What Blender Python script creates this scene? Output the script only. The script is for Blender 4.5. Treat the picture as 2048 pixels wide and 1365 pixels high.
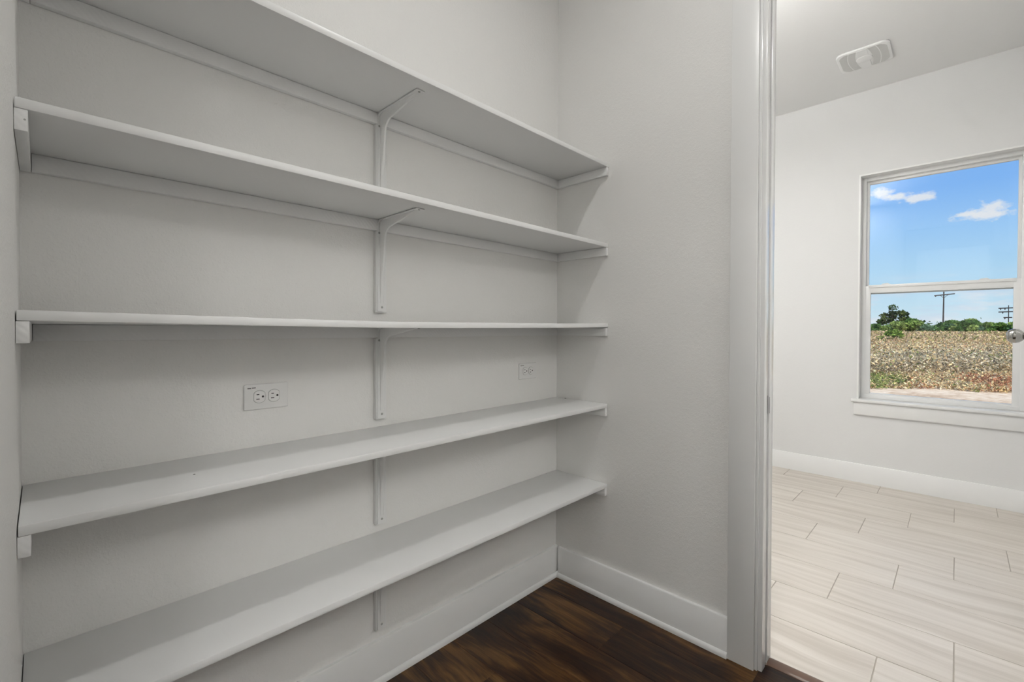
import bpy, bmesh, math, random
import numpy as np
from mathutils import Vector, Matrix

for o in list(bpy.data.objects): bpy.data.objects.remove(o)
scene = bpy.context.scene
COL = scene.collection
rnd = random.Random(7)

# ------------------------------------------------------------------ camera
CAM = Vector((-1.7689, -1.4151, 1.21))
F_PX, PY = 916.25, 668.12
yaw, pit, rol = math.radians(44.248), math.radians(-0.6068), math.radians(0.2063)
fw = Vector((math.cos(yaw), math.sin(yaw), 0)); rt = Vector((math.sin(yaw), -math.cos(yaw), 0)); up = Vector((0, 0, 1))
f2 = fw * math.cos(pit) + up * math.sin(pit); u2 = up * math.cos(pit) - fw * math.sin(pit)
r3 = rt * math.cos(rol) + u2 * math.sin(rol); u3 = u2 * math.cos(rol) - rt * math.sin(rol)
cd = bpy.data.cameras.new('camera'); cam = bpy.data.objects.new('camera', cd); COL.objects.link(cam)
m = Matrix((r3, u3, -f2)).transposed().to_4x4(); m.translation = CAM
cam.matrix_world = m
cd.sensor_fit = 'HORIZONTAL'; cd.sensor_width = 36.0; cd.lens = F_PX / 2048 * 36.0
cd.shift_y = (PY - 682.5) / 2048
cd.clip_start = 0.005; cd.clip_end = 2000
scene.camera = cam

def ray(px, py):
    u = (px - 1024) / F_PX; v = (py - PY) / F_PX
    return f2 + r3 * u - u3 * v

def ground_at(px, depth, z):
    """point at forward depth `depth` on the column of pixel px, standing at height z"""
    d = ray(px, 656.0); d = Vector((d.x, d.y, 0))
    return Vector((CAM.x + d.x * depth, CAM.y + d.y * depth, z))

# ------------------------------------------------------------------ view
vs = scene.view_settings
vs.view_transform = 'Standard'; vs.look = 'None'; vs.gamma = 1.0; vs.use_curve_mapping = False
vs.exposure = 0.0

# ------------------------------------------------------------------ node helper
class NT:
    def __init__(self, tree): self.t = tree; self.n = tree.nodes; self.l = tree.links
    def node(self, typ, ins=None, **kw):
        n = self.n.new(typ)
        for k, v in kw.items(): setattr(n, k, v)
        if ins:
            for k, v in ins.items():
                if isinstance(v, bpy.types.NodeSocket): self.l.new(v, n.inputs[k])
                else: n.inputs[k].default_value = v
        return n
    def math(self, op, a, b=None, c=None, clamp=False):
        ins = {0: a}
        if b is not None: ins[1] = b
        if c is not None: ins[2] = c
        return self.node('ShaderNodeMath', ins, operation=op, use_clamp=clamp).outputs[0]
    def vmath(self, op, a, b=None):
        ins = {0: a}
        if b is not None: ins[1] = b
        n = self.node('ShaderNodeVectorMath', ins, operation=op)
        return n.outputs['Value'] if op in ('DOT_PRODUCT', 'LENGTH') else n.outputs[0]
    def ramp(self, fac, stops, interp='LINEAR'):
        n = self.node('ShaderNodeValToRGB', {0: fac}); cr = n.color_ramp; cr.interpolation = interp
        while len(cr.elements) < len(stops): cr.elements.new(0.5)
        for e, (p, c) in zip(cr.elements, stops):
            e.position = p; e.color = (*c, 1) if len(c) == 3 else c
        return n.outputs[0]
    def mix(self, fac, a, b, blend='MIX'):
        n = self.node('ShaderNodeMix', None, data_type='RGBA', blend_type=blend)
        for i, v in ((0, fac), (6, a), (7, b)):
            if isinstance(v, bpy.types.NodeSocket): self.l.new(v, n.inputs[i])
            else: n.inputs[i].default_value = v if i == 0 else (*v, 1) if len(v) == 3 else v
        return n.outputs[2]

# ------------------------------------------------------------------ world: blue sky with fair-weather cloud
world = bpy.data.worlds.new('sky'); scene.world = world; world.use_nodes = True
w = NT(world.node_tree); w.n.clear()
dirv = w.vmath('NORMALIZE', w.node('ShaderNodeTexCoord').outputs['Generated'])
sep = w.node('ShaderNodeSeparateXYZ', {0: dirv})
skyc = w.ramp(sep.outputs[2], [(0.0, (.72, .83, .90)), (0.035, (.58, .78, .92)), (0.10, (.45, .70, .94)), (0.16, (.34, .60, .95)), (0.225, (.22, .47, .93)), (1.0, (.10, .27, .70))])
n1 = w.node('ShaderNodeTexNoise', {'Vector': w.vmath('MULTIPLY', dirv, (1, 1, 1.6)), 'Scale': 55.0, 'Detail': 5.0, 'Roughness': .6}).outputs[0]
def cloud(cpx, cpy, hw, hh, amp, col):
    global skyc
    d = ray(cpx, cpy).normalized()
    side = Vector((d.y, -d.x, 0)).normalized(); vert = side.cross(d)
    a = w.math('DIVIDE', w.vmath('DOT_PRODUCT', dirv, tuple(side)), hw)
    b = w.math('DIVIDE', w.vmath('DOT_PRODUCT', w.vmath('SUBTRACT', dirv, tuple(d)), tuple(vert)), hh)
    fr = w.math('GREATER_THAN', w.vmath('DOT_PRODUCT', dirv, tuple(d)), 0.5)
    r = w.math('SQRT', w.math('ADD', w.math('MULTIPLY', a, a), w.math('MULTIPLY', b, b)))
    k = w.math('ADD', w.math('SUBTRACT', 1.0, r), w.math('MULTIPLY', w.math('SUBTRACT', n1, 0.5), amp))
    k = w.math('MULTIPLY', w.math('MULTIPLY', k, 1.5, clamp=True), fr)
    skyc = w.mix(w.math('MULTIPLY', k, 0.92), skyc, col)
WH = (.80, .82, .88)
cloud(1764, 384, .026, .010, 2.6, WH); cloud(1795, 393, .025, .0075, 2.4, WH); cloud(1838, 395, .022, .010, 2.6, WH)
cloud(1983, 420, .024, .014, 2.6, WH); cloud(1972, 431, .034, .009, 2.4, WH); cloud(1930, 430, .015, .005, 2.6, WH)
n2 = w.node('ShaderNodeTexNoise', {'Vector': w.vmath('MULTIPLY', dirv, (1, 1, 5)), 'Scale': 9.0, 'Detail': 6.0, 'Roughness': .55}).outputs[0]
band = w.ramp(sep.outputs[2], [(0.0, (.5, .5, .5)), (0.03, (1, 1, 1)), (0.06, (.9, .9, .9)), (0.095, (0, 0, 0))])
st = w.math('MULTIPLY', w.math('MULTIPLY', w.math('SUBTRACT', n2, 0.47), 7.0, clamp=True), band)
stc = w.ramp(w.node('ShaderNodeTexNoise', {'Vector': w.vmath('MULTIPLY', dirv, (1, 1, 4)), 'Scale': 16.0, 'Detail': 3.0}).outputs[0], [(.38, (.60, .70, .86)), (.62, (.86, .84, .88))])
skyc = w.mix(w.math('MULTIPLY', st, 0.75), skyc, stc)
bg = w.node('ShaderNodeBackground', {'Color': skyc, 'Strength': 1.0})
w.l.new(bg.outputs[0], w.node('ShaderNodeOutputWorld').inputs[0])

# ------------------------------------------------------------------ sun (behind the house, lights the field)
sd = bpy.data.lights.new('sun', 'SUN'); so = bpy.data.objects.new('sun', sd); COL.objects.link(so)
sd.energy = 5.5; sd.angle = math.radians(.6); sd.color = (1, .96, .9)
so.rotation_euler = Vector((.55, .30, -.95)).to_track_quat('-Z', 'Y').to_euler(); so.location = (0, 0, 12)

P_LAMP = 8.6       # pantry downlight (W)
T_FILL = 12.4     # added tile-room fill lamps, downward (W)
K_FILL = 160.0     # added fill lamps behind the camera, upward (W)
H_FILL = 36.0      # added hall fill lamp, upward (W)

# ------------------------------------------------------------------ mesh helpers
class MB:
    def __init__(self): self.bm = bmesh.new()
    def box(self, lo, hi, bev=0.0, seg=2):
        b = bmesh.new(); bmesh.ops.create_cube(b, size=1)
        for v in b.verts:
            v.co = Vector([lo[i] + (v.co[i] + .5) * (hi[i] - lo[i]) for i in range(3)])
        if bev: bmesh.ops.bevel(b, geom=list(b.edges), offset=bev, segments=seg, profile=.5, affect='EDGES')
        self._join(b); return self
    def _join(self, b):
        me = bpy.data.meshes.new('tmp'); b.to_mesh(me); b.free(); self.bm.from_mesh(me); bpy.data.meshes.remove(me)
    def prism(self, pts, axis, a0, a1, bev=0.0, seg=2):
        """extrude closed 2-D outline pts along axis (0,1,2) from a0 to a1; outline uses the other two axes in order"""
        b = bmesh.new()
        def mk(p, a):
            c = [0, 0, 0]; o = [i for i in range(3) if i != axis]; c[axis] = a; c[o[0]] = p[0]; c[o[1]] = p[1]; return b.verts.new(c)
        A = [mk(p, a0) for p in pts]; B = [mk(p, a1) for p in pts]
        b.faces.new(A); b.faces.new(B[::-1]); n = len(pts)
        for i in range(n): b.faces.new((A[i], B[i], B[(i + 1) % n], A[(i + 1) % n]))
        bmesh.ops.recalc_face_normals(b, faces=b.faces)
        if bev:
            es = [e for e in b.edges if abs(e.verts[0].co[axis] - e.verts[1].co[axis]) < 1e-9]
            bmesh.ops.bevel(b, geom=es, offset=bev, segments=seg, profile=.5, affect='EDGES')
        self._join(b); return self
    def cyl(self, c, r, axis, a0, a1, n=24, bev=0.0, r2=None):
        pts = [(c[0] + r * math.cos(2 * math.pi * i / n), c[1] + r * math.sin(2 * math.pi * i / n)) for i in range(n)]
        return self.prism(pts, axis, a0, a1, bev)
    def lathe(self, prof, axis, c, n=32):
        """prof: list of (radius, along-axis) ; c: the two other coordinates"""
        b = bmesh.new(); rings = []
        for r, a in prof:
            ring = []
            for i in range(n):
                t = 2 * math.pi * i / n; p = [0, 0, 0]; o = [k for k in range(3) if k != axis]
                p[axis] = a; p[o[0]] = c[0] + r * math.cos(t); p[o[1]] = c[1] + r * math.sin(t); ring.append(b.verts.new(p))
            rings.append(ring)
        for A, B in zip(rings, rings[1:]):
            for i in range(n): b.faces.new((A[i], A[(i + 1) % n], B[(i + 1) % n], B[i]))
        b.faces.new(rings[0]); b.faces.new(rings[-1])
        bmesh.ops.remove_doubles(b, verts=b.verts, dist=1e-6); bmesh.ops.recalc_face_normals(b, faces=b.faces)
        self._join(b); return self
    def build(self, name, mat, parent=None, smooth=None, origin=None):
        me = bpy.data.meshes.new(name)
        if origin is not None: bmesh.ops.translate(self.bm, verts=self.bm.verts, vec=-Vector(origin))
        self.bm.to_mesh(me); self.bm.free(); me.materials.append(M[mat])
        if smooth:
            me.polygons.foreach_set('use_smooth', [True] * len(me.polygons))
            me.set_sharp_from_angle(angle=math.radians(smooth))
        o = bpy.data.objects.new(name, me); COL.objects.link(o)
        if origin is not None: o.location = origin
        if parent is not None: attach(o, parent)
        return o

def attach(o, parent):
    o.parent = parent
    if parent.parent is None: o.location = Vector(o.location) - Vector(parent.location)
    else: o.location = Vector(o.location) - Vector(parent.location) - Vector(parent.parent.location)

def tag(o, label, cat, group=None):
    o['label'] = label; o['category'] = cat
    if group: o['group'] = group
    return o
def empty(name, loc):
    o = bpy.data.objects.new(name, None); COL.objects.link(o); o.location = loc; o.empty_display_size = .05; return o
def struct(o, label=None):
    o['kind'] = 'structure'
    if label: o['label'] = label
    return o
def child_mesh(name, me, parent, loc):
    o = bpy.data.objects.new(name, me); COL.objects.link(o); o.location = loc; attach(o, parent); return o

# ------------------------------------------------------------------ materials
M = {}
def mat(name):
    m = bpy.data.materials.new(name); m.use_nodes = True; M[name] = m
    t = NT(m.node_tree); t.n.clear(); return m, t
def principled(t, **ins):
    b = t.node('ShaderNodeBsdfPrincipled', {k.replace('_', ' '): v for k, v in ins.items()})
    t.l.new(b.outputs[0], t.node('ShaderNodeOutputMaterial').inputs[0]); return b
def paint(name, col, rough, bump=None, scale=220.0, spec=.5):
    m, t = mat(name)
    tc = t.node('ShaderNodeTexCoord').outputs['Object']
    b = principled(t, Base_Color=(*col, 1), Roughness=rough, **{'Specular IOR Level': spec})
    if bump:
        a = t.node('ShaderNodeTexNoise', {'Vector': tc, 'Scale': scale, 'Detail': 3.0, 'Roughness': .55}).outputs[0]
        c = t.node('ShaderNodeTexNoise', {'Vector': tc, 'Scale': scale * .35, 'Detail': 2.0}).outputs[0]
        h = t.math('ADD', t.math('SMOOTH_MAX', a, .5, .1), t.math('MULTIPLY', c, .6))
        bn = t.node('ShaderNodeBump', {'Height': h, 'Strength': bump, 'Distance': .003})
        t.l.new(bn.outputs[0], b.inputs['Normal'])
    return m
paint('wall_paint', (.865, .857, .835), .55, .55, 190.0)
paint('tile_room_paint', (.80, .80, .795), .55, .25, 190.0)
paint('ceiling_paint', (.86, .858, .85), .7, .25, 190.0)
paint('trim_white', (.86, .86, .85), .30)
paint('shelf_white', (.885, .885, .875), .38)
paint('jamb_white', (.84, .84, .83), .16)
paint('metal_white', (.86, .86, .85), .30)
paint('plate_white', (.84, .835, .82), .30)
paint('receptacle_white', (.88, .875, .86), .28)
paint('vinyl_white', (.89, .89, .88), .28)
paint('slot_black', (.012, .012, .011), .6)
paint('print_grey', (.10, .10, .095), .6)
paint('screw_grey', (.42, .42, .40), .4)
paint('grille_grey', (.64, .64, .625), .6)
paint('latch_black', (.010, .010, .010), .35)
paint('grout', (.43, .39, .34), .9)
paint('threshold_brown', (.13, .075, .05), .3)
paint('light_block_dark', (.07, .07, .068), .6)  # dark tone of the added half wall, keeps low light down
paint('exterior', (.6, .56, .5), .8)
paint('roof', (.2, .19, .18), .9)
paint('pole_wood', (.035, .03, .03), .8)
paint('bark', (.10, .075, .05), .9)
m, t = mat('chrome'); principled(t, Base_Color=(.34, .335, .32, 1), Metallic=1.0, Roughness=.10)
m, t = mat('lamp_glow'); principled(t, Base_Color=(.9, .9, .88, 1), Roughness=.4, **{'Emission Color': (1, .97, .92, 1), 'Emission Strength': 2.0})
# thin window glass
m, t = mat('glass')
lw = t.node('ShaderNodeFresnel', {'IOR': 1.35}).outputs[0]
mx = t.node('ShaderNodeMixShader', {0: lw})
t.l.new(t.node('ShaderNodeBsdfTransparent', {'Color': (.97, .985, .98, 1)}).outputs[0], mx.inputs[1])
t.l.new(t.node('ShaderNodeBsdfGlossy', {'Roughness': .02}).outputs[0], mx.inputs[2])
t.l.new(mx.outputs[0], t.node('ShaderNodeOutputMaterial').inputs[0])
# painted pine end grain for the cleats
m, t = mat('cleat_white')
tc = t.node('ShaderNodeTexCoord').outputs['Object']
wv = t.node('ShaderNodeTexWave', {'Vector': t.vmath('MULTIPLY', tc, (1, .2, 1)), 'Scale': 46.0, 'Distortion': 1.5, 'Detail': 1.0}, wave_type='BANDS', bands_direction='DIAGONAL').outputs[1]
b = principled(t, Base_Color=(.88, .88, .87, 1), Roughness=.4)
t.l.new(t.node('ShaderNodeBump', {'Height': wv, 'Strength': .25, 'Distance': .001}).outputs[0], b.inputs['Normal'])
# dark rustic wood planks (grain along Y)
m, t = mat('dark_wood')
oi = t.node('ShaderNodeObjectInfo').outputs['Random']
tc = t.node('ShaderNodeTexCoord').outputs['Object']
off = t.node('ShaderNodeCombineXYZ', {0: t.math('MULTIPLY', oi, 37.0), 1: t.math('MULTIPLY', oi, 91.0), 2: t.math('MULTIPLY', oi, 13.0)}).outputs[0]
pc = t.vmath('ADD', tc, off)
warp = t.node('ShaderNodeTexNoise', {'Vector': t.vmath('MULTIPLY', pc, (5, 2.2, 5)), 'Scale': 1.0, 'Detail': 2.0}).outputs[1]
pw = t.vmath('ADD', pc, t.vmath('MULTIPLY', t.vmath('SUBTRACT', warp, (.5, .5, .5)), (.09, .3, 0)))
blot = t.node('ShaderNodeTexNoise', {'Vector': t.vmath('MULTIPLY', pw, (9, 2.2, 9)), 'Scale': 1.0, 'Detail': 4.0, 'Roughness': .6}).outputs[0]
grain = t.node('ShaderNodeTexNoise', {'Vector': t.vmath('MULTIPLY', pw, (90, 4.5, 90)), 'Scale': 1.0, 'Detail': 5.0, 'Roughness': .65}).outputs[0]
fine = t.node('ShaderNodeTexNoise', {'Vector': t.vmath('MULTIPLY', pw, (330, 10, 330)), 'Scale': 1.0, 'Detail': 3.0}).outputs[0]
v = t.math('ADD', t.math('ADD', t.math('MULTIPLY_ADD', blot, 1.0, -.275), t.math('MULTIPLY', grain, .47)), t.math('MULTIPLY', fine, .08))
v = t.math('ADD', v, t.math('MULTIPLY', t.math('SUBTRACT', oi, .5), .10))
kn = t.node('ShaderNodeTexVoronoi', {'Vector': t.vmath('MULTIPLY', pw, (5.5, 2.2, 5.5)), 'Scale': 1.0}).outputs['Distance']
v = t.math('SUBTRACT', v, t.math('MULTIPLY', t.math('SUBTRACT', .16, kn, clamp=True), 1.6))
wc = t.ramp(v, [(.30, (.004, .002, .0012)), (.42, (.012, .005, .0025)), (.52, (.032, .014, .0055)), (.61, (.078, .037, .012)), (.76, (.15, .078, .028))])
b = principled(t, Base_Color=wc, Roughness=t.math('MULTIPLY_ADD', grain, .25, .25), **{'Specular IOR Level': .22})
t.l.new(t.node('ShaderNodeBump', {'Height': grain, 'Strength': .25, 'Distance': .001}).outputs[0], b.inputs['Normal'])
# pale striated porcelain (grain along Y)
m, t = mat('tile')
oi = t.node('ShaderNodeObjectInfo').outputs['Random']
tc = t.node('ShaderNodeTexCoord').outputs['Object']
off = t.node('ShaderNodeCombineXYZ', {0: t.math('MULTIPLY', oi, 41.0), 1: t.math('MULTIPLY', oi, 17.0), 2: 0.0}).outputs[0]
pc = t.vmath('ADD', tc, off)
wr = t.node('ShaderNodeTexNoise', {'Vector': t.vmath('MULTIPLY', pc, (3, 2.0, 1)), 'Scale': 1.0, 'Detail': 1.0}).outputs[1]
pw = t.vmath('ADD', pc, t.vmath('MULTIPLY', t.vmath('SUBTRACT', wr, (.5, .5, .5)), (.10, .2, 0)))
s1 = t.node('ShaderNodeTexNoise', {'Vector': t.vmath('MULTIPLY', pw, (24, 1.1, 1)), 'Scale': 1.0, 'Detail': 3.0, 'Roughness': .5}).outputs[0]
s2 = t.node('ShaderNodeTexNoise', {'Vector': t.vmath('MULTIPLY', pw, (130, 3.0, 1)), 'Scale': 1.0, 'Detail': 2.0}).outputs[0]
v = t.math('ADD', t.math('ADD', t.math('MULTIPLY', s1, .8), t.math('MULTIPLY', s2, .2)), t.math('MULTIPLY', t.math('SUBTRACT', oi, .5), .05))
tcol = t.ramp(v, [(.36, (.545, .495, .435)), (.47, (.61, .56, .50)), (.56, (.65, .60, .54)), (.68, (.70, .655, .595))])
principled(t, Base_Color=tcol, Roughness=.42)
# foliage: colour per leaf
def leafmat(name, rough=.7):
    m, t = mat(name)
    a = t.node('ShaderNodeAttribute', attribute_name='Col').outputs['Color']
    d = t.node('ShaderNodeBsdfDiffuse', {'Color': a}); tr = t.node('ShaderNodeBsdfTranslucent', {'Color': a})
    mx = t.node('ShaderNodeMixShader', {0: .3}); t.l.new(d.outputs[0], mx.inputs[1]); t.l.new(tr.outputs[0], mx.inputs[2])
    t.l.new(mx.outputs[0], t.node('ShaderNodeOutputMaterial').inputs[0])
leafmat('leaf')
# sandy soil
m, t = mat('soil')
tc = t.node('ShaderNodeTexCoord').outputs['Object']
a = t.node('ShaderNodeTexNoise', {'Vector': tc, 'Scale': .45, 'Detail': 6.0, 'Roughness': .6}).outputs[0]
c = t.node('ShaderNodeTexNoise', {'Vector': tc, 'Scale': 6.0, 'Detail': 5.0, 'Roughness': .7}).outputs[0]
v = t.math('ADD', t.math('MULTIPLY', a, .55), t.math('MULTIPLY', c, .45))
principled(t, Base_Color=t.ramp(v, [(.36, (.26, .16, .09)), (.45, (.44, .31, .20)), (.53, (.58, .45, .32)), (.64, (.72, .61, .47))]), Roughness=.95)

# ------------------------------------------------------------------ dimensions (metres; origin = pantry corner on the floor)
LX = -1.80           # left wall face
FY = -2.15           # wall behind the camera side
WT = 0.100           # thickness of the wall with the pocket door
WX = 2.7733          # window wall face
CEIL = 3.0975
TY0, TY1 = -1.80, 1.30     # tile room extents in y
JY = -0.930          # jamb face
JR = -1.690          # opposite jamb face
DH = 2.47            # door opening height (top is out of view)
D = 0.2924           # shelf depth
ZB = [1.9319, 1.5756, 1.2166, 0.8581, 0.4986]   # underside of each shelf
TH = 0.0178

# ------------------------------------------------------------------ floors
sub = MB().box((-3.62, -5.22, -.12), (.05, .32, -.012)).build('floor', 'grout')
struct(sub, 'dark rustic wood plank floor of the pantry')
PWID = 0.178; PL = 1.22
x = 0.05; k = 0
while x > -3.6:
    y = .30 + (k * 0.47) % PL; x0 = max(x - PWID, -3.61)
    if x0 - (-3.61) < .03: x0 = -3.61
    while y > -5.2:
        y0 = max(y - PL, -5.21); y1 = min(y, .31)
        if y1 - y0 > .02:
            c = ((x + x0) / 2, (y0 + y1) / 2, -.006)
            MB().box((x0 + .0004, y0 + .0004, -.012), (x - .0004, y1 - .0004, 0.0), .0006, 1).build('plank', 'dark_wood', sub, origin=c)
        y -= PL
    x = x0; k += 1
tf = MB().box((.05, TY0 - .15, -.12), (WX + .2, TY1 + .15, -.0025)).build('floor', 'grout')
struct(tf, 'pale striated porcelain tile floor laid in staggered rows')
TXW, TYL, G = .3085, .6165, .0035
tile_mesh = {}
for r in range(-1, 9):
    xa = .0765 + r * TXW; xb = xa + TXW
    xa_, xb_ = max(xa, .098), min(xb, WX + .03)
    if xb_ - xa_ < .03: continue
    yj = -1.2115 - .2042 * r
    while yj < TY1: yj += TYL
    while yj > TY0:
        ya, yb = max(yj - TYL, TY0 - .05), min(yj, TY1 + .05)
        yj -= TYL
        if yb - ya < .03: continue
        wx, wy = round(xb_ - xa_ - G, 4), round(yb - ya - G, 4)
        c = Vector(((xa_ + xb_) / 2, (ya + yb) / 2, 0))
        if (wx, wy) not in tile_mesh:
            o = MB().box((-wx / 2, -wy / 2, -.008), (wx / 2, wy / 2, 0), .0008, 1).build('floor_tile', 'tile'); tile_mesh[(wx, wy)] = o.data
            bpy.data.objects.remove(o)
        child_mesh('floor_tile', tile_mesh[(wx, wy)], tf, c)
th = MB().prism([(.052, 0), (.058, .004), (.066, .0055), (.088, .0055), (.096, .004), (.100, 0), (.100, -.008), (.052, -.008)], 1, JR, JY - .0005).build('trim_1', 'threshold_brown', smooth=40)
# prism along y uses (x, z)
struct(th, 'dark brown threshold strip between wood planks and tile')

# ------------------------------------------------------------------ walls
def wall(name, boxes, matn, label=None):
    b = MB()
    for lo, hi in boxes: b.box(lo, hi)
    return struct(b.build(name, matn), label)
wall('wall_back', [((LX - .12, 0, -.1), (0.0, .12, CEIL + .1))], 'wall_paint')
# wall with the pocket door: two skins with a cavity, opening JY..JR
wall('wall_right', [((0, JY + .019, -.1), (.030, .12, CEIL + .1)), ((.068, JY + .019, -.1), (WT, .12, CEIL + .1)),
                    ((.030, -.06, -.1), (.068, .12, CEIL + .1)), ((.030, JY + .019, DH), (.068, -.06, CEIL + .1)),
                    ((0, JR, DH), (WT, JY + .019, CEIL + .1)), ((0, FY - .12, -.1), (WT, JR - .019, CEIL + .1)),
                    ((0, JR - .019, DH), (WT, JR, CEIL + .1)), ((0, .12, -.1), (WT, TY1 + .12, CEIL + .1))], 'wall_paint')
OY0, OY1, OH = -.95, -1.88, 2.44        # opening in the left wall (the photographer stands in it)
wall('wall_left', [((LX - .12, OY0, -.1), (LX, 0, CEIL + .1)), ((LX - .12, OY1, OH), (LX, OY0, CEIL + .1)), ((LX - .12, FY - .12, -.1), (LX, OY1, CEIL + .1))], 'wall_paint')
KX0, KX1 = -1.10, -.04       # unseen opening behind the camera, added to let fill light in
wall('wall_front', [((LX, FY - .12, -.1), (KX0, FY, CEIL + .1)), ((KX1, FY - .12, -.1), (0, FY, CEIL + .1)), ((KX0, FY - .12, 2.36), (KX1, FY, CEIL + .1))], 'wall_paint')
wall('wall_light_block', [((KX0, FY - .12, -.1), (KX1, FY, 1.42))], 'light_block_dark', 'added dark half wall behind the camera, blocking low light')  # unseen half wall added to keep low light off the bottom shelves
# hall around the pantry, and a kitchen shell added for the fill light
wall('wall_hall_back', [((-3.62, .30, -.1), (LX - .12, .42, CEIL + .1))], 'wall_paint')
wall('wall_hall_left', [((-3.72, -5.32, -.1), (-3.60, .42, CEIL + .1))], 'wall_paint')
wall('wall_hall_right', [((LX - .12, .12, -.1), (LX - .02, .42, CEIL + .1))], 'wall_paint')
wall('wall_fill_kitchen_front', [((-3.62, -5.32, -.1), (WT, -5.20, CEIL + .1))], 'wall_paint')
wall('wall_fill_kitchen_right', [((0, -5.32, -.1), (WT, FY - .12, CEIL + .1))], 'wall_paint')
# window wall
WY0, WY1, WZ0, WZ1 = -.838, -1.757, .640, 2.4435
wall('wall_window', [((WX, WY0, -.1), (WX + .16, TY1 + .12, CEIL + .1)), ((WX, TY0 - .12, -.1), (WX + .16, WY1, CEIL + .1)),
                     ((WX, WY1, -.1), (WX + .16, WY0, WZ0)), ((WX, WY1, WZ1), (WX + .16, WY0, CEIL + .1))], 'tile_room_paint')
RX0, RX1, RH = .22, 1.02, 2.07          # doorway in the tile room's right wall
wall('wall_tile_right', [((WT, TY0 - .12, -.1), (RX0, TY0, CEIL + .1)), ((RX1, TY0 - .12, -.1), (WX, TY0, CEIL + .1)), ((RX0, TY0 - .12, RH), (RX1, TY0, CEIL + .1)),
                         ((RX0 - .1, TY0 - .9, -.1), (RX1 + .1, TY0 - .8, RH + .2)), ((RX0 - .1, TY0 - .9, -.1), (RX0, TY0 - .12, RH + .2)), ((RX1, TY0 - .9, -.1), (RX1 + .1, TY0 - .12, RH + .2)), ((RX0, TY0 - .8, RH), (RX1, TY0 - .12, RH + .2)), ((RX0, TY0 - .8, -.1), (RX1, TY0 - .12, -.003))], 'tile_room_paint')
wall('wall_tile_left', [((WT, TY1, -.1), (WX, TY1 + .12, CEIL + .1))], 'tile_room_paint')
c1 = MB().box((-3.72, -5.32, CEIL), (WX + .16, TY1 + .12, CEIL + .15)).build('ceiling', 'ceiling_paint'); struct(c1, 'smooth white ceiling')
rf = MB().prism([(-4.2, CEIL + .15), (WX + .6, CEIL + .15), (-.4, CEIL + 1.3)], 1, -5.9, 2.0).build('roof', 'roof'); struct(rf, 'low pitched roof added over the house to block the sun')  # unseen roof added to keep the sun out of the rooms

# ------------------------------------------------------------------ baseboards with shoe moulding
BZ, BT, SH = .1463, .0150, .0250
def shoe_prof(sgn):     # quarter-round-ish shoe: offsets from wall
    r = .0175; return [(BT, 0)] + [(BT + .0105 * math.cos(a), .002 + r * math.sin(a)) for a in [i * math.pi / 2 / 6 for i in range(7)]]
def baseboard(name, axis, a0, a1, face, sgn, shoe=True, h=BZ):
    """axis: run direction; face: wall face coordinate; sgn: direction into the room"""
    pr = [(face, 0), (face + sgn * BT, 0), (face + sgn * BT, h - .004), (face + sgn * (BT - .003), h), (face, h)]
    o = MB().prism(pr, axis, a0, a1).build(name, 'trim_white', smooth=40); struct(o, 'plain white painted baseboard along the wall')
    if shoe:
        r = .021; w_ = SH - BT
        pts = [(face + sgn * BT, 0.0005), (face + sgn * SH, .0005), (face + sgn * SH, .006)] + [(face + sgn * (BT + w_ * math.cos(a)), .006 + (r - .006) * math.sin(a)) for a in [i * math.pi / 2 / 6 for i in range(1, 7)]]
        MB().prism(pts, axis, a0, a1).build('shoe_moulding', 'trim_white', o, smooth=50)
    return o
baseboard('baseboard_back', 0, LX, 0, 0, -1)
baseboard('baseboard_right', 1, -.8175, -SH, 0, -1)
baseboard('baseboard_left', 1, OY0, -SH, LX, 1)
baseboard('baseboard_window', 1, TY0, TY1, WX, -1, shoe=False, h=.1456)
baseboard('baseboard_tile_left', 0, WT, WX - BT, TY1, -1, shoe=False)
baseboard('baseboard_front', 0, LX, 0, FY, 1)

# ------------------------------------------------------------------ pocket door opening: jambs, casing, door
CY0, CY1 = -.8172, -.9070
cas = MB().box((-.018, CY1, 0), (0, CY0, DH + .11), .0018).build('trim_2', 'trim_white', smooth=40); struct(cas, 'flat white door casing beside the shelves')
cas2 = MB().box((-.018, JR - .085, 0), (0, JR - .005, DH + .11), .0018).build('trim_3', 'trim_white'); struct(cas2)
cas3 = MB().box((-.018, JR - .005, DH + .005), (0, CY1, DH + .11), .0018).build('trim_4', 'trim_white'); struct(cas3)
j5 = MB().box((-.0015, JY, 0.0), (.037, -.9045, DH), .0010).build('trim_5', 'jamb_white', smooth=40); struct(j5, 'white split jamb on the pantry side of the pocket door')
MB().box((-.0075, -.9165, 0.0), (-.0010, -.9072, DH), .0014).build('bead', 'jamb_white', j5, smooth=40)
j6 = MB().box((.060, JY, 0.0), (WT + .004, JY + .019, DH), .0010).build('trim_6', 'jamb_white', smooth=40); struct(j6, 'white split jamb on the tile side of the pocket door')
for nm, xa, xb in (('trim_7', -.006, WT + .004),):
    struct(MB().box((xa, JR - .019, 0), (xb, JR, DH), .0012).build(nm, 'jamb_white'))
struct(MB().box((-.006, JR, DH - .019), (WT + .004, JY, DH), .0012).build('trim_8', 'jamb_white'))
struct(MB().box((WT, CY1, .006), (WT + .018, CY0, DH + .11), .0018).build('trim_9', 'trim_white'))
struct(MB().box((WT, JR - .085, .006), (WT + .018, JR - .005, DH + .11), .0018).build('trim_10', 'trim_white'))
pd = struct(MB().box((.0325, JY + .016, .020), (.0655, -.17, DH - .03), .0015).build('door_1', 'trim_white', smooth=40), 'white pocket door slid into the wall, only its edge showing')
lt = MB().box((.0378, JY + .0015, .906), (.0500, JY + .0170, .974), .0012).build('edge_latch', 'latch_black', pd); lt['label'] = 'black latch plate on the door edge'
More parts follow.
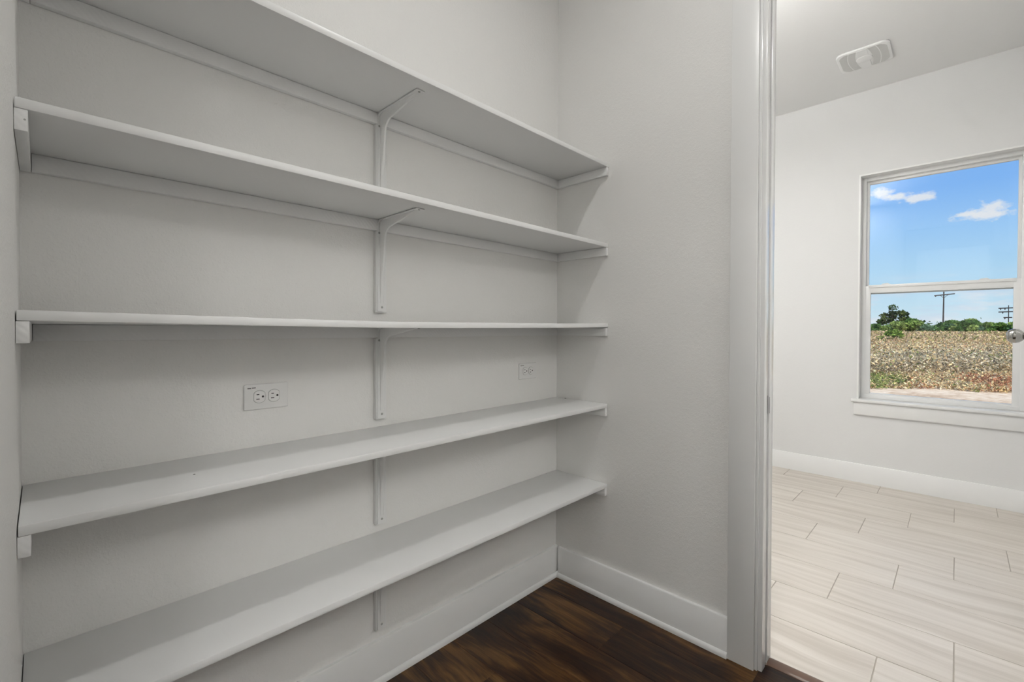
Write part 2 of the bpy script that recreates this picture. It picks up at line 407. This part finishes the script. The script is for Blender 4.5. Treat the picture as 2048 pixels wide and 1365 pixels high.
MB().box((.0605, JY - .0014, .909), (.0630, JY + .0005, .968), .0005).build('grey_bar', 'screw_grey', pd)  # thin grey bar on the jamb beside the slot

# ajar hinged door in the tile room, its chrome knob reaches into view
HX, HY = RX0 + .01, TY0 + .012
dr = empty('door_2', (HX, HY, 0)); struct(dr, 'white hinged door standing ajar beside the window, chrome knob')
b = MB().box((0, -.0175, .012), (.775, .0175, RH - .012), .0015)
o = b.build('door_slab', 'trim_white', smooth=40); o.parent = dr
for z0, z1 in ((.22, .95), (1.10, 1.90)):
    for ys in (.0175, -.0175):
        q = MB().box((.12, ys - .003, z0), (.655, ys + .003, z1), .0028).build('door_panel', 'trim_white', smooth=40); q.parent = dr
KX, KZ = .705, 1.190
kn = MB().lathe([(.0335, .0170), (.0335, .0215), (.030, .0245), (.0135, .0265), (.0118, .034), (.0128, .055), (.0205, .062), (.0262, .071), (.0283, .081), (.0272, .090), (.0225, .098), (.0140, .103), (.0005, .1045)], 1, (KX, KZ), 40).build('door_knob', 'chrome', smooth=50)
kn.parent = dr; kn['label'] = 'polished chrome round door knob'
dr.rotation_euler = (0, 0, math.radians(10.9))

# ------------------------------------------------------------------ shelves
sag3 = [(-1.80, .0045), (-1.62, .0020), (-1.4, -.0018), (-1.15, -.0048), (-.95, -.0052), (-.6, -.0035), (-.3, -.0015), (0, .0022)]
def sagf(tab, x):
    for (xa, a), (xb, b_) in zip(tab, tab[1:]):
        if xa <= x <= xb: return a + (b_ - a) * (x - xa) / (xb - xa)
    return 0
lab = ['topmost of the five white shelves, above the other four', 'second white shelf from the top, just under the topmost one',
       'middle one of the five white shelves, sagging slightly along its front edge', 'white shelf right below the two wall outlets, fourth from the top',
       'lowest white shelf, just above the baseboard and dark floor']
CT, CHT = .0178, .0370
for i, zb in enumerate(ZB):
    root = empty('wall_shelf', (LX + .9, -.0, zb)); tag(root, lab[i], 'shelf', 'white painted pantry shelves')
    b = MB().box((LX + .0015, -D, zb), (-.0015, -.001, zb + TH), .0016)
    if i == 2:
        es = [e for e in b.bm.edges if abs(e.verts[0].co.x - e.verts[1].co.x) > .5]
        bmesh.ops.subdivide_edges(b.bm, edges=es, cuts=24, use_grid_fill=True)
        for v_ in b.bm.verts: v_.co.z += sagf(sag3, v_.co.x) * max(0, (-v_.co.y - .04) / (D - .04))
    b.build('board', 'shelf_white', root, smooth=40)
    MB().box((LX + CT, -CT, zb - CHT), (-CT, -.0005, zb - .0004), .0012).build('back_cleat', 'cleat_white', root, smooth=40)
    MB().box((LX + .0005, -D + .001, zb - CHT + (.003 if i == 2 else 0)), (LX + CT - .001, -.0005, zb + (.0038 if i == 2 else -.0004)), .0012).build('side_cleat', 'cleat_white', root, smooth=40)
    MB().box((-CT + .001, -D + .002, zb - CHT), (-.0005, -.0005, zb - .0004), .0012).build('side_cleat', 'cleat_white', root, smooth=40)
    if i == 3:      # dark nail heads left in the board
        for nx, ny, nr in ((-.0065, -0.0599, .0045), (-1.5281, -0.1718, .0022)):
            MB().cyl((nx, ny), nr, 2, zb + TH - .0005, zb + TH + .0006, 10).build('nail_head', 'print_grey', root)
    if i == 1:
        MB().cyl((LX + .0130, zb - .0175), .0016, 1, -D + .0008, -D + .0016, 10).build('nail_head', 'screw_grey', root)
# ------------------------------------------------------------------ brackets
BX = -.967
blab = ['white steel shelf bracket holding up the topmost shelf', 'white steel shelf bracket under the second shelf from the top',
        'white steel shelf bracket under the sagging middle shelf, between the outlets', 'white steel shelf bracket under the shelf below the outlets',
        'white steel shelf bracket under the lowest shelf, above the baseboard']
def bracket_parts(zdrop=0.0):
    parts = {}
    LEG, ARM, W_, TP = .312, .246, .0150, .0028
    y0 = -CT - .0006              # plate back face
    # backing strip (below the cleat, flush with it)
    parts['backing_strip'] = (MB().box((-.0192, -CT + .0004, -LEG), (.0192, -.0005, -CHT - .0006), .0012), 'cleat_white')
    # L-shaped plate with a rounded bend
    R = .014; pts = []
    outer = [(y0, -LEG + .004)] + [(y0 - R + R * math.cos(a), -.0012 - R + R * math.sin(a)) for a in [k * math.pi / 2 / 6 for k in range(7)]] + [(-ARM, -.0012)]
    Ri = R - TP
    inner = [(-ARM, -.0012 - TP)] + [(y0 - R + Ri * math.cos(a), -.0012 - R + Ri * math.sin(a)) for a in [k * math.pi / 2 / 6 for k in range(6, -1, -1)]] + [(y0 - TP, -LEG + .004)]
    parts['plate'] = (MB().prism(outer + inner, 0, -W_, W_, .0006, 1), 'metal_white')
    # tapering pressed rib along the inside of the L, lofted station by station
    n = 9; dl, da, rc = .019, .024, .040
    yb, zt = y0 - TP + .0006, -.0012 - TP + .0006
    stn = []
    for k in range(n + 1):
        f_ = k / n; z_ = (-LEG + .030) + (LEG - .030 - .070) * f_
        stn.append(((yb, z_), (yb - .0012 - dl * f_, z_)))
    cy, cz = yb - .0012 - dl - rc, -.070; zc = zt - .0012 - da
    for k in range(1, 9):
        a_ = k * math.pi / 2 / 8
        if k < 4: bs = (yb, cz + (-.016 - cz) * k / 4)
        elif k == 4: bs = (yb - .004, zt - .004)
        else: bs = (yb - .014 + (cy - yb + .014) * (k - 4) / 4, zt)
        stn.append((bs, (cy + rc * math.cos(a_), cz + (zc - cz) * math.sin(a_))))
    for k in range(1, n + 1):
        f_ = k / n; y_ = cy + (-ARM + .020 - cy) * f_
        stn.append(((y_, zt), (y_, zc + da * f_)))
    rb = MB(); prev = None; wr = .0066
    for bs, cr in stn:
        mid = (bs[0] + (cr[0] - bs[0]) * .72, bs[1] + (cr[1] - bs[1]) * .72)
        ring = [rb.bm.verts.new((sx, q[0], q[1])) for sx, q in ((-wr * 1.25, bs), (-wr, mid), (-wr * .45, cr), (wr * .45, cr), (wr, mid), (wr * 1.25, bs))]
        if prev:
            for j in range(6): rb.bm.faces.new((prev[j], prev[(j + 1) % 6], ring[(j + 1) % 6], ring[j]))
        else: rb.bm.faces.new(ring[::-1])
        prev = ring
    rb.bm.faces.new(prev); bmesh.ops.recalc_face_normals(rb.bm, faces=rb.bm.faces)
    parts['rib'] = (rb, 'metal_white')
    scr = []
    for (sx, sz) in ((0.0, -LEG + .018), (-.0105, -.045), (.0105, -.060)):
        scr.append((MB().lathe([(.0038, y0 - TP + .0002), (.0038, y0 - TP - .0006), (.0026, y0 - TP - .0016), (.0003, y0 - TP - .0018)][::-1], 1, (sx, sz), 12), 'screw_grey'))
    scr.append((MB().lathe([(.0038, -.0012 - TP + .0002), (.0038, -.0012 - TP - .0006), (.0026, -.0012 - TP - .0016), (.0003, -.0012 - TP - .0018)][::-1], 2, (.0, -ARM + .008), 12), 'screw_grey'))
    return parts, scr
protos = None
for i, zb in enumerate(ZB):
    dz = sagf(sag3, BX) * .35 if i == 2 else 0
    root = empty('shelf_bracket', (BX, 0, zb + dz)); tag(root, blab[i], 'bracket', 'white shelf brackets in one column')
    if protos is None:
        parts, scr = bracket_parts(); protos = []
        for nm, (b, mt) in parts.items():
            o = b.build(nm, mt, smooth=35); o.parent = root; protos.append(o)
        for b, mt in scr:
            o = b.build('screw', mt, smooth=35); o.parent = root; protos.append(o)
    else:
        for o in protos:
            c = o.copy(); COL.objects.link(c); c.parent = root

# ------------------------------------------------------------------ outlets
def rect_round(cx, cz, hw, hh, r, n=5):
    pts = []
    for sx, sz, a0 in ((1, 1, 0), (-1, 1, 90), (-1, -1, 180), (1, -1, 270)):
        for k in range(n + 1):
            a = math.radians(a0 + 90 * k / n); pts.append((cx + sx * (hw - r) + r * math.cos(a), cz + sz * (hh - r) + r * math.sin(a)))
    return pts
def recept(cx):        # duplex face: circle flattened on left and right
    pts = []; R = .0172; fl = .0142
    for k in range(48):
        a = 2 * math.pi * k / 48; pts.append((max(-fl, min(fl, R * math.cos(a))) + cx, R * math.sin(a)))
    return pts
def outlet(x, z, label):
    root = empty('wall_outlet', (x, 0, z)); tag(root, label, 'outlet', 'horizontal duplex outlets on the back wall')
    o = MB().prism(rect_round(0, 0, .0582, .0358, .004), 1, -.0005, -.0060, .0022, 3).build('cover_plate', 'plate_white', smooth=50); o.parent = root
    for cx in (-.0192, .0192):
        pl = MB().prism([(p[0] * 1.0, p[1] * 1.0) for p in [((q[0] - cx) * 1.07 + cx, q[1] * 1.07) for q in recept(cx)]], 1, -.0058, -.0062).build('recess_edge', 'screw_grey'); pl.parent = root
        r_ = MB().prism(recept(cx), 1, -.0045, -.0078, .0007, 2).build('receptacle', 'receptacle_white', smooth=50); r_.parent = root
        for sz, ln in ((.0064, .0034), (-.0064, .0042)):
            s = MB().box((cx - .0042 - ln, -.0080, sz - .0012), (cx - .0042 + ln, -.0070, sz + .0012)).build('slot', 'slot_black'); s.parent = r_
        g = MB().cyl((cx + .0086, 0), .0029, 1, -.0070, -.0080, 16).build('ground_hole', 'slot_black'); g.parent = r_
    s = MB().lathe([(.0003, -.0070), (.0026, -.0068), (.0032, -.0058)], 1, (0, 0), 14).build('screw', 'plate_white'); s.parent = root
    for x0, x1, zz in ((-.0495, -.0405, .0238), (-.0385, -.0285, .0244)):
        p = MB().box((x0, -.0063, zz), (x1, -.0060, zz + .0026)).build('print', 'print_grey'); p.parent = root
outlet(-1.3225, 1.0165, 'horizontal white duplex outlet plate standing alone in the middle of the wall')
outlet(-.2165, 1.0185, 'horizontal white duplex outlet plate close to the wall corner')

# ------------------------------------------------------------------ window
win = empty('window_1', (WX + .1, (WY0 + WY1) / 2, WZ0)); struct(win, 'white vinyl single hung window over the field')
def frame(b, x0, x1, ya, yb, za, zb_, sl, sr, st, sb, bev=.003):
    b.box((x0, ya - sl, za), (x1, ya, zb_), bev); b.box((x0, yb, za), (x1, yb + sr, zb_), bev)
    b.box((x0, yb + sr - .001, zb_ - st), (x1, ya - sl + .001, zb_), bev); b.box((x0, yb + sr - .001, za), (x1, ya - sl + .001, za + sb), bev)
b = MB(); frame(b, WX + .085, WX + .155, WY0, WY1, .664, WZ1, .040, .040, .040, .030); b.build('window_frame', 'vinyl_white', win, smooth=40)
b = MB(); b.box((WX + .0005, WY0 - .012, .664), (WX + .086, WY0, WZ1)); b.box((WX + .0005, WY1, .664), (WX + .086, WY1 + .012, WZ1)); b.box((WX + .0005, WY1 + .012, WZ1 - .012), (WX + .086, WY0 - .012, WZ1))
b.build('window_return', 'vinyl_white', win)  # white lining boards added to brighten the reveal
UG0, UG1 = -.888, -1.7000
b = MB(); frame(b, WX + .120, WX + .148, WY0 - .034, WY1 + .034, 1.500, WZ1 - .034, .022, .022, .026, .050, .002)
us = b.build('upper_sash', 'vinyl_white', win, smooth=40)
MB().box((WX + .132, UG1 - .02, 1.52), (WX + .136, UG0 + .02, WZ1 - .045)).build('pane', 'glass', us)
b = MB(); frame(b, WX + .088, WX + .118, WY0 - .036, WY1 + .036, .690, 1.565, .036, .038, .058, .016, .002)
ls = b.build('lower_sash', 'vinyl_white', win, smooth=40)
b2 = MB().box((WX + .080, WY1 + .06, 1.548), (WX + .095, WY0 - .06, 1.570), .003); b2.build('meeting_rail_lip', 'vinyl_white', ls, smooth=40)
MB().box((WX + .101, WY1 + .065, .70), (WX + .105, WY0 - .065, 1.515)).build('pane', 'glass', ls)
for yy in (-1.005, -1.545):
    MB().prism([(yy - .030, 1.570), (yy + .030, 1.570), (yy + .022, 1.578), (yy - .010, 1.581)], 0, WX + .084, WX + .102, .001, 1).build('tilt_latch', 'vinyl_white', ls, smooth=40)
st = MB().box((WX - .034, WY1 - .035, .640), (WX + .090, WY0 + .035, .664), .006, 3).build('window_sill', 'trim_white', win, smooth=40)
MB().box((WX - .017, WY1 - .018, .540), (WX - .0005, WY0 + .016, .6395), .0015).build('window_apron', 'trim_white', win, smooth=40)

# ------------------------------------------------------------------ ceiling exhaust fan in the tile room
FX, FYc = 2.197, -.9325
fan = empty('exhaust_fan', (FX, FYc, CEIL)); tag(fan, 'white square ceiling exhaust fan with rounded corners and grey grilles', 'exhaust fan')
o = MB().prism(rect_round(0, 0, .147, .1455, .045, 8), 2, -.0005, -.014, .004, 3).build('rim', 'metal_white', smooth=50); o.parent = fan
def grille(y_in, y_out, bow_in, bow_out, corner):
    n = 12; A = []; B = []
    sg = 1 if y_out > 0 else -1
    for k in range(n + 1):
        s = -1 + 2 * k / n; X = .131 * s
        A.append((X, y_in + sg * bow_in * (1 - s * s)))
        yo = y_out + sg * bow_out * (1 - s * s)
        if corner and abs(s) > .62: yo -= sg * .034 * ((abs(s) - .62) / .38) ** 2
        B.append((X, yo))
    o = MB().prism(A + B[::-1], 2, -.0135, -.0150).build('grille', 'grille_grey'); o.parent = fan
grille(.030, .070, .016, .016, False); grille(.076, .130, .016, .0, True)
grille(-.030, -.070, .016, .016, False); grille(-.076, -.130, .016, .0, True)
b = MB().prism(rect_round(0, 0, .131, .028, .004), 2, -.013, -.0165, .001, 1).cyl((0, 0), .046, 2, -.013, -.019, 32, .002)
o = b.build('center_bar', 'metal_white', smooth=40); o.parent = fan

# ------------------------------------------------------------------ lamps out of view: the pantry ceiling light and added fill lamps
def downlight(x, y, power, label, r=.060, size=.10, col=(1, .995, .98)):
    root = empty('downlight', (x, y, CEIL)); tag(root, label, 'ceiling light')
    o = MB().lathe([(r, -.0005), (r + .022, -.0005), (r + .020, -.006), (r, -.008)], 2, (0, 0), 32).build('trim_ring', 'metal_white', smooth=40); o.parent = root
    o = MB().cyl((0, 0), r, 2, -.0005, -.004, 32).build('lens', 'lamp_glow'); o.parent = root
    ld = bpy.data.lights.new('downlight_glow', 'AREA'); ld.shape = 'DISK'; ld.size = size; ld.energy = power; ld.color = col
    lo = bpy.data.objects.new('downlight_glow', ld); COL.objects.link(lo); lo.parent = root; lo.location = (0, 0, -.012)
downlight(-.90, -1.08, P_LAMP, 'round recessed ceiling light over the pantry floor')
def fill_lamp(x, y, power, upfrac, label):
    """added fill lamp, out of view: canopy, stem and an opal disc lit from both faces, so the ceiling gets light too"""
    root = empty('fill_pendant', (x, y, CEIL)); tag(root, label, 'pendant lamp')
    for nm, prof in (('canopy', [(.0005, -.0005), (.055, -.0005), (.052, -.015), (.0005, -.022)]), ('stem', [(.0005, -.02), (.008, -.02), (.008, -.30), (.0005, -.30)])):
        o = MB().lathe(prof, 2, (0, 0), 24).build(nm, 'chrome', smooth=40); o.parent = root
    o = MB().lathe([(.0005, -.300), (.150, -.300), (.155, -.307), (.150, -.314), (.0005, -.314)], 2, (0, 0), 32).build('opal_disc', 'lamp_glow', smooth=40); o.parent = root
    for dz, rx, e in ((-.322, 0, power), (-.292, math.pi, power * upfrac)):
        ld = bpy.data.lights.new('fill_glow', 'AREA'); ld.shape = 'DISK'; ld.size = .28; ld.energy = e; ld.color = (1, .995, .98)
        lo = bpy.data.objects.new('fill_glow', ld); COL.objects.link(lo); lo.parent = root; lo.location = (0, 0, dz); lo.rotation_euler = (rx, 0, 0)
fill_lamp(.30, -.46, T_FILL * 1.40, 1.9, 'added fill pendant over the tiled floor behind the casing')
fill_lamp(.95, .85, T_FILL * .55, 1.9, 'added fill pendant over the tiled floor behind the shelf wall')
fill_lamp(-.60, -3.70, K_FILL * .1, 10.0, 'added fill pendant shining up at the kitchen ceiling opposite the pantry')
fill_lamp(-2.60, -3.30, K_FILL * .1, 10.0, 'added fill pendant shining up at the kitchen ceiling by the hall')
fill_lamp(-2.75, -1.20, H_FILL * .28, 3.2, 'added fill pendant shining up at the hall ceiling')

# ------------------------------------------------------------------ outside
GZ = -.15
g = MB().box((WX + .16, -500, GZ - .5), (700, 500, GZ)).build('ground', 'soil'); struct(g, 'bare sandy ground outside the window')

def leaves_mesh(name, pos, size, cols, parent=None, matn='leaf', droop=None, aspect=1.6, upright=False, seed=0):
    """one quad per leaf, random orientation; pos (n,3), size (n,), cols (n,3)"""
    rs = np.random.RandomState(seed); n = len(pos)
    a = rs.normal(size=(n, 3))
    if upright: a[:, 2] = np.abs(a[:, 2]) * 2.2 + .6
    a /= np.linalg.norm(a, axis=1)[:, None]
    b = rs.normal(size=(n, 3)); b -= (b * a).sum(1)[:, None] * a; b /= np.linalg.norm(b, axis=1)[:, None]
    L = a * (size * aspect / 2)[:, None]; Wd = b * (size / 2)[:, None]
    nrm = np.cross(a, b) * (size * .18)[:, None]
    v = np.stack([pos - L, pos - Wd + nrm, pos + L, pos + Wd + nrm], 1).reshape(-1, 3)
    f = np.arange(4 * n).reshape(n, 4)
    me = bpy.data.meshes.new(name)
    me.vertices.add(4 * n); me.vertices.foreach_set('co', v.ravel().astype(np.float32))
    me.loops.add(4 * n); me.loops.foreach_set('vertex_index', f.ravel().astype(np.int32))
    me.polygons.add(n); me.polygons.foreach_set('loop_start', np.arange(0, 4 * n, 4).astype(np.int32)); me.polygons.foreach_set('loop_total', np.full(n, 4, np.int32))
    me.update(calc_edges=True)
    ca = me.color_attributes.new('Col', 'FLOAT_COLOR', 'POINT')
    c4 = np.concatenate([np.repeat(cols, 4, 0), np.ones((4 * n, 1))], 1)
    ca.data.foreach_set('color', c4.ravel().astype(np.float32))
    me.materials.append(M[matn])
    o = bpy.data.objects.new(name, me); COL.objects.link(o)
    if parent is not None: o.parent = parent
    return o
def tube(b, p, q, r0, r1, n=6):
    p, q = Vector(p), Vector(q); d = (q - p).normalized(); s = d.orthogonal().normalized(); t_ = d.cross(s)
    A = [b.bm.verts.new(p + (s * math.cos(2 * math.pi * k / n) + t_ * math.sin(2 * math.pi * k / n)) * r0) for k in range(n)]
    B = [b.bm.verts.new(q + (s * math.cos(2 * math.pi * k / n) + t_ * math.sin(2 * math.pi * k / n)) * r1) for k in range(n)]
    for k in range(n): b.bm.faces.new((A[k], A[(k + 1) % n], B[(k + 1) % n], B[k]))
    b.bm.faces.new(A[::-1]); b.bm.faces.new(B)
GREENS = np.array([(.10, .19, .05), (.15, .25, .06), (.22, .31, .08), (.29, .37, .11), (.07, .14, .055), (.13, .22, .12)])
def bush(name, label, px, depth, htop, hw, nblob, nleaf, seed, leaf=.42, pal=GREENS, sparse=False, group='bushes along the far edge of the field'):
    rs = np.random.RandomState(seed)
    base = ground_at(px, depth, GZ)
    root = empty(name, base); tag(root, label, 'tree' if 'tree' in name else 'bush', group)
    P = []; C = []
    tr = MB()
    for k in range(nblob):
        bx = rs.uniform(-1, 1) * hw * .72; by = rs.uniform(-1, 1) * hw * .5
        if sparse: bz = htop * rs.uniform(.48, .93) * (1 - .30 * abs(bx) / hw); rr = htop * rs.uniform(.055, .12)
        else: bz = htop * rs.uniform(.22, .80) * (1 - .35 * abs(bx) / hw); rr = htop * rs.uniform(.17, .30)
        m_ = nleaf // nblob
        d = rs.normal(size=(m_, 3)); d /= np.linalg.norm(d, axis=1)[:, None]
        r_ = rr * rs.uniform(.55, 1.05, size=(m_, 1)); pts = d * r_ * np.array([1.15, 1.15, .85]) + np.array([bx, by, bz])
        P.append(pts); c0 = pal[rs.randint(len(pal))]; C.append(np.clip(c0 * rs.uniform(.6, 1.35, size=(m_, 1)), 0, 1))
        tube(tr, (bx * .15, by * .15, 0), (bx, by, bz), .06 * htop / 4, .02)
    if not sparse:      # skirt reaching the ground
        m_ = nleaf // 3; pts = np.stack([rs.uniform(-1, 1, m_) * hw, rs.uniform(-1, 1, m_) * hw * .5, np.abs(rs.normal(size=m_)) * htop * .22], 1)
        P.append(pts); C.append(pal[0] * rs.uniform(.6, 1.3, size=(m_, 1)))
    P = np.concatenate(P); C = np.concatenate(C); P[:, 2] = np.maximum(P[:, 2], .03)
    # local x of the bush lies across the line of sight
    d = Vector((base.x - CAM.x, base.y - CAM.y, 0)).normalized(); s = Vector((d.y, -d.x, 0))
    root.rotation_euler = (0, 0, math.atan2(s.y, s.x))
    leaves_mesh('foliage', P, rs.uniform(.6, 1.3, len(P)) * leaf, C, root, seed=seed)
    o = tr.build('branches', 'bark'); o.parent = root
    return root
Zb = 108.0
def hh(ytop, z=Zb): return 1.36 + (656 - ytop) / F_PX * z
blist = [(1748, 642, 24, 'round deep green bush right of the window jamb, at the foot of the open-crowned tree'), (1828, 622, 40, 'broad yellow-green bush with the highest dome, beside the open-crowned tree'),
         (1868, 636, 18, 'small dark green bush just in front of the taller utility pole'), (1897, 640, 18, 'light green bush on the other side of the taller utility pole'),
         (1921, 631, 22, 'mid-height green bush between the taller utility pole and the spiky bush'), (1953, 626, 24, 'spiky dark green bush in the middle of the gap between the utility poles'),
         (1986, 634, 24, 'yellow-green bush sloping down toward the shorter utility pole'), (2016, 642, 20, 'low green bush at the foot of the shorter utility pole')]
for i, (px, yt, hwp, lb) in enumerate(blist):
    bush('bush', lb, px, Zb + rnd.uniform(-3, 3), hh(yt), hwp / F_PX * Zb * 1.05, 9, 5200, 20 + i)
bush('tree', 'open-crowned dark tree rising above the bushes', 1786, Zb + 6, hh(606, Zb + 6), 34 / F_PX * Zb, 26, 1560, 54, leaf=.40, pal=GREENS * .45, sparse=True, group='far trees')
for i, px in enumerate((1560, 1600, 1640, 1680, 1712, 2046, 2078, 2115, 2160, 2210)):
    bush('bush', 'green bush of the hedge line beyond the window opening', px, Zb + rnd.uniform(-4, 4), hh(rnd.uniform(626, 642)), 26 / F_PX * Zb, 7, 2600, 70 + i)
# lone shrub in the field
bush('shrub', 'small upright bright green shrub standing alone in the dry grass', 1777, 34.0, 1.36 + (656 - 647) / F_PX * 34, 14 / F_PX * 34, 8, 2600, 99, leaf=.13, pal=np.array([(.20, .29, .06), (.26, .36, .08), (.13, .22, .05)]), group='shrubs in the field')
# grass tufts
def tuft(px, depth, h, wdt, seed, label):
    rs = np.random.RandomState(seed); base = ground_at(px, depth, GZ); n = 900
    ang = rs.uniform(0, 2 * np.pi, n); rr = np.sqrt(rs.uniform(0, 1, n)) * wdt
    P = np.stack([np.cos(ang) * rr, np.sin(ang) * rr, rs.uniform(.15, .62, n) * h], 1)
    P[:, 2] *= (1.1 - .4 * rr / wdt)
    pal = np.array([(.38, .35, .10), (.30, .32, .08), (.46, .39, .16), (.22, .26, .07)])
    o = leaves_mesh('grass_tuft', P, np.full(n, .10), pal[rs.randint(4, size=n)] * rs.uniform(.7, 1.25, (n, 1)), aspect=5.5, upright=True, seed=seed)
    o.location = base; tag(o, label, 'grass', 'green grass tufts in the field')
tuft(1834, 37, .98, .55, 201, 'dense yellow-green grass tuft nearest to the lone shrub')
tuft(1908, 36, .80, .9, 202, 'wide low yellow-green grass tuft below the taller utility pole')
tuft(1934, 38, .95, .3, 203, 'thin yellow-green grass tuft with tall blades')
tuft(1968, 36, .92, .75, 204, 'broad yellow-green grass tuft below the sloping bush')
tuft(2008, 35, .80, .8, 205, 'low yellow-green grass tuft below the shorter utility pole')

# dry weeds and grass: nobody could count it
rs = np.random.RandomState(5)
N = 100000
Z = np.exp(rs.uniform(np.log(8.0), np.log(98.0), N))
PXs = rs.uniform(1380, 2400, N)
ux = (PXs - 1024) / F_PX
dx = f2.x + r3.x * ux; dy = f2.y + r3.y * ux
X0 = CAM.x + dx * Z; Y0 = CAM.y + dy * Z
# patchiness
def vnoise(x, y, s, seed):
    q = np.random.RandomState(seed); ph = q.uniform(0, 6.28, (6, 2)); fr = q.normal(size=(6, 2)) * s
    return sum(np.sin(x * fr[k, 0] + ph[k, 0]) * np.cos(y * fr[k, 1] + ph[k, 1]) for k in range(6)) / 2.2
pn = vnoise(X0, Y0, .55, 1); pn2 = vnoise(X0, Y0, 1.3, 2); pn3 = vnoise(X0, Y0, .25, 3)
near = Z < 10.6
keep = (~near) | (pn + pn2 * .5 > .20 - (Z - 8.7) * .35)
X0, Y0, Z, pn, pn2, pn3 = [a[keep] for a in (X0, Y0, Z, pn, pn2, pn3)]
n = len(Z)
STRAW = np.array([(.48, .37, .22), (.56, .45, .28), (.40, .29, .17), (.60, .50, .34)])
SAGE = np.array([(.35, .32, .25), (.27, .26, .20), (.43, .39, .32), (.20, .185, .15), (.52, .47, .39), (.32, .26, .19)])
RUST = np.array([(.30, .14, .09), (.36, .20, .13), (.24, .13, .09)])
GRN = np.array([(.17, .21, .07), (.13, .18, .06), (.22, .25, .10)])
FAR = np.array([(.46, .36, .24), (.40, .28, .19), (.52, .42, .29), (.33, .29, .14)])
PAL = np.concatenate([STRAW, SAGE, RUST, GRN, FAR])
base_id = np.zeros(n, int)
u = rs.uniform(size=n)
z1 = Z < 13.5; z2 = (Z >= 13.5) & (Z < 30); z3 = Z >= 30
def pick(mask, opts):
    idx = np.where(mask)[0]; uu = rs.uniform(size=len(idx)); acc = 0; done = np.zeros(len(idx), bool)
    for p_, o_, c_ in opts:
        acc += p_; s_ = (~done) & (uu < acc); base_id[idx[s_]] = o_ + rs.randint(c_, size=s_.sum()); done |= s_
pick(z1 & (pn2 > .5), [(.6, 10, 3), (.3, 0, 4), (1, 4, 6)])
pick(z1 & (pn2 <= .5) & (pn2 < -.55), [(.65, 13, 3), (.3, 0, 4), (1, 4, 6)])
pick(z1 & (pn2 <= .5) & (pn2 >= -.55), [(.62, 0, 4), (.2, 4, 6), (.1, 10, 3), (1, 13, 3)])
pick(z2 & (pn3 > -.1), [(.70, 4, 6), (.24, 0, 4), (1, 13, 3)])
pick(z2 & (pn3 <= -.1), [(.55, 0, 4), (.33, 4, 6), (.06, 10, 3), (1, 13, 3)])
pick(z3, [(.85, 16, 4), (.1, 13, 3), (1, 4, 6)])
K = 6
hgt = np.where(z1, rs.uniform(.05, .34, n) * np.clip(.7 + .5 * pn, .3, 1.4), np.where(z2, rs.uniform(.25, .72, n), rs.uniform(.45, .95, n) + np.clip((Z - 40) / 50, 0, 1) * .32))
spread = np.where(z1, .12, np.where(z2, .22, .30)) * np.maximum(1, Z / 22)
ang = rs.uniform(0, 6.28, (n, K)); rr = rs.uniform(0, 1, (n, K)) * spread[:, None]
PX_ = X0[:, None] + np.cos(ang) * rr; PY_ = Y0[:, None] + np.sin(ang) * rr
PZ_ = GZ + .02 + hgt[:, None] * rs.uniform(0.05, 1, (n, K))
pos = np.stack([PX_, PY_, PZ_], 2).reshape(-1, 3)
size = (np.where(z1, .028, np.where(z2, .038, .048)) * np.maximum(1, Z / 22))[:, None] * rs.uniform(.6, 1.4, (n, K))
cols = np.repeat(PAL[base_id] * np.array([1.60, 1.49, 1.30]), K, 0) * rs.uniform(.40, 1.35, (n * K, 1))
field = leaves_mesh('dry_field', pos, size.ravel(), np.clip(cols, 0, 1), aspect=2.4, seed=9)
field['kind'] = 'stuff'; field['label'] = 'dry brown and sage weeds covering the field'; field['category'] = 'weeds'

# utility poles
def pole(px, depth, ytop, arms, r, label, lean=0.0):
    base = ground_at(px, depth, GZ); H = 1.36 + (656 - ytop) / F_PX * depth
    root = empty('utility_pole', base); tag(root, label, 'utility pole')
    b = MB(); tube(b, (0, 0, 0), (lean * H, 0, H), r, r * .72, 10); o = b.build('post', 'pole_wood', smooth=60); o.parent = root
    d = Vector((base.x - CAM.x, base.y - CAM.y, 0)).normalized(); root.rotation_euler = (0, 0, math.atan2(-d.x, d.y))
    for (ya, l0, l1, tilt, ins) in arms:
        za = 1.36 + (656 - ya) / F_PX * depth; a = l0 / F_PX * depth; c = l1 / F_PX * depth
        b = MB(); tube(b, (-a + lean * za, 0, za - tilt), (c + lean * za, 0, za + tilt), .13 * depth / 110, .13 * depth / 110, 6)
        o = b.build('crossarm', 'pole_wood'); o.parent = root
        for ip in ins:
            xx = ip / F_PX * depth + lean * za
            q = MB().lathe([(.06, za - .55 * depth / 140), (.16, za - .45 * depth / 140), (.16, za - .2 * depth / 140), (.05, za)], 2, (xx, 0), 8).build('insulator', 'pole_wood'); q.parent = root
    if len(arms) == 1:
        za = 1.36 + (656 - arms[0][0]) / F_PX * depth
        for s in (-1, 1):
            b = MB(); tube(b, (lean * za, 0, za - .9), (s * .9 + lean * za, 0, za), .06, .06, 5); o = b.build('brace', 'pole_wood'); o.parent = root
pole(1886, 128, 578, [(584.5, 14, 16, .18, (-12,))], .20, 'tall dark utility pole with one crossarm, behind the bushes', .006)
pole(2017, 175, 605, [(610.5, 14, 6, .05, (-11, -5)), (618, 14, 6, .05, (-8,)), (629.5, 7, 5, .0, (-5,))], .17, 'shorter dark utility pole with three small crossarms', -.004)
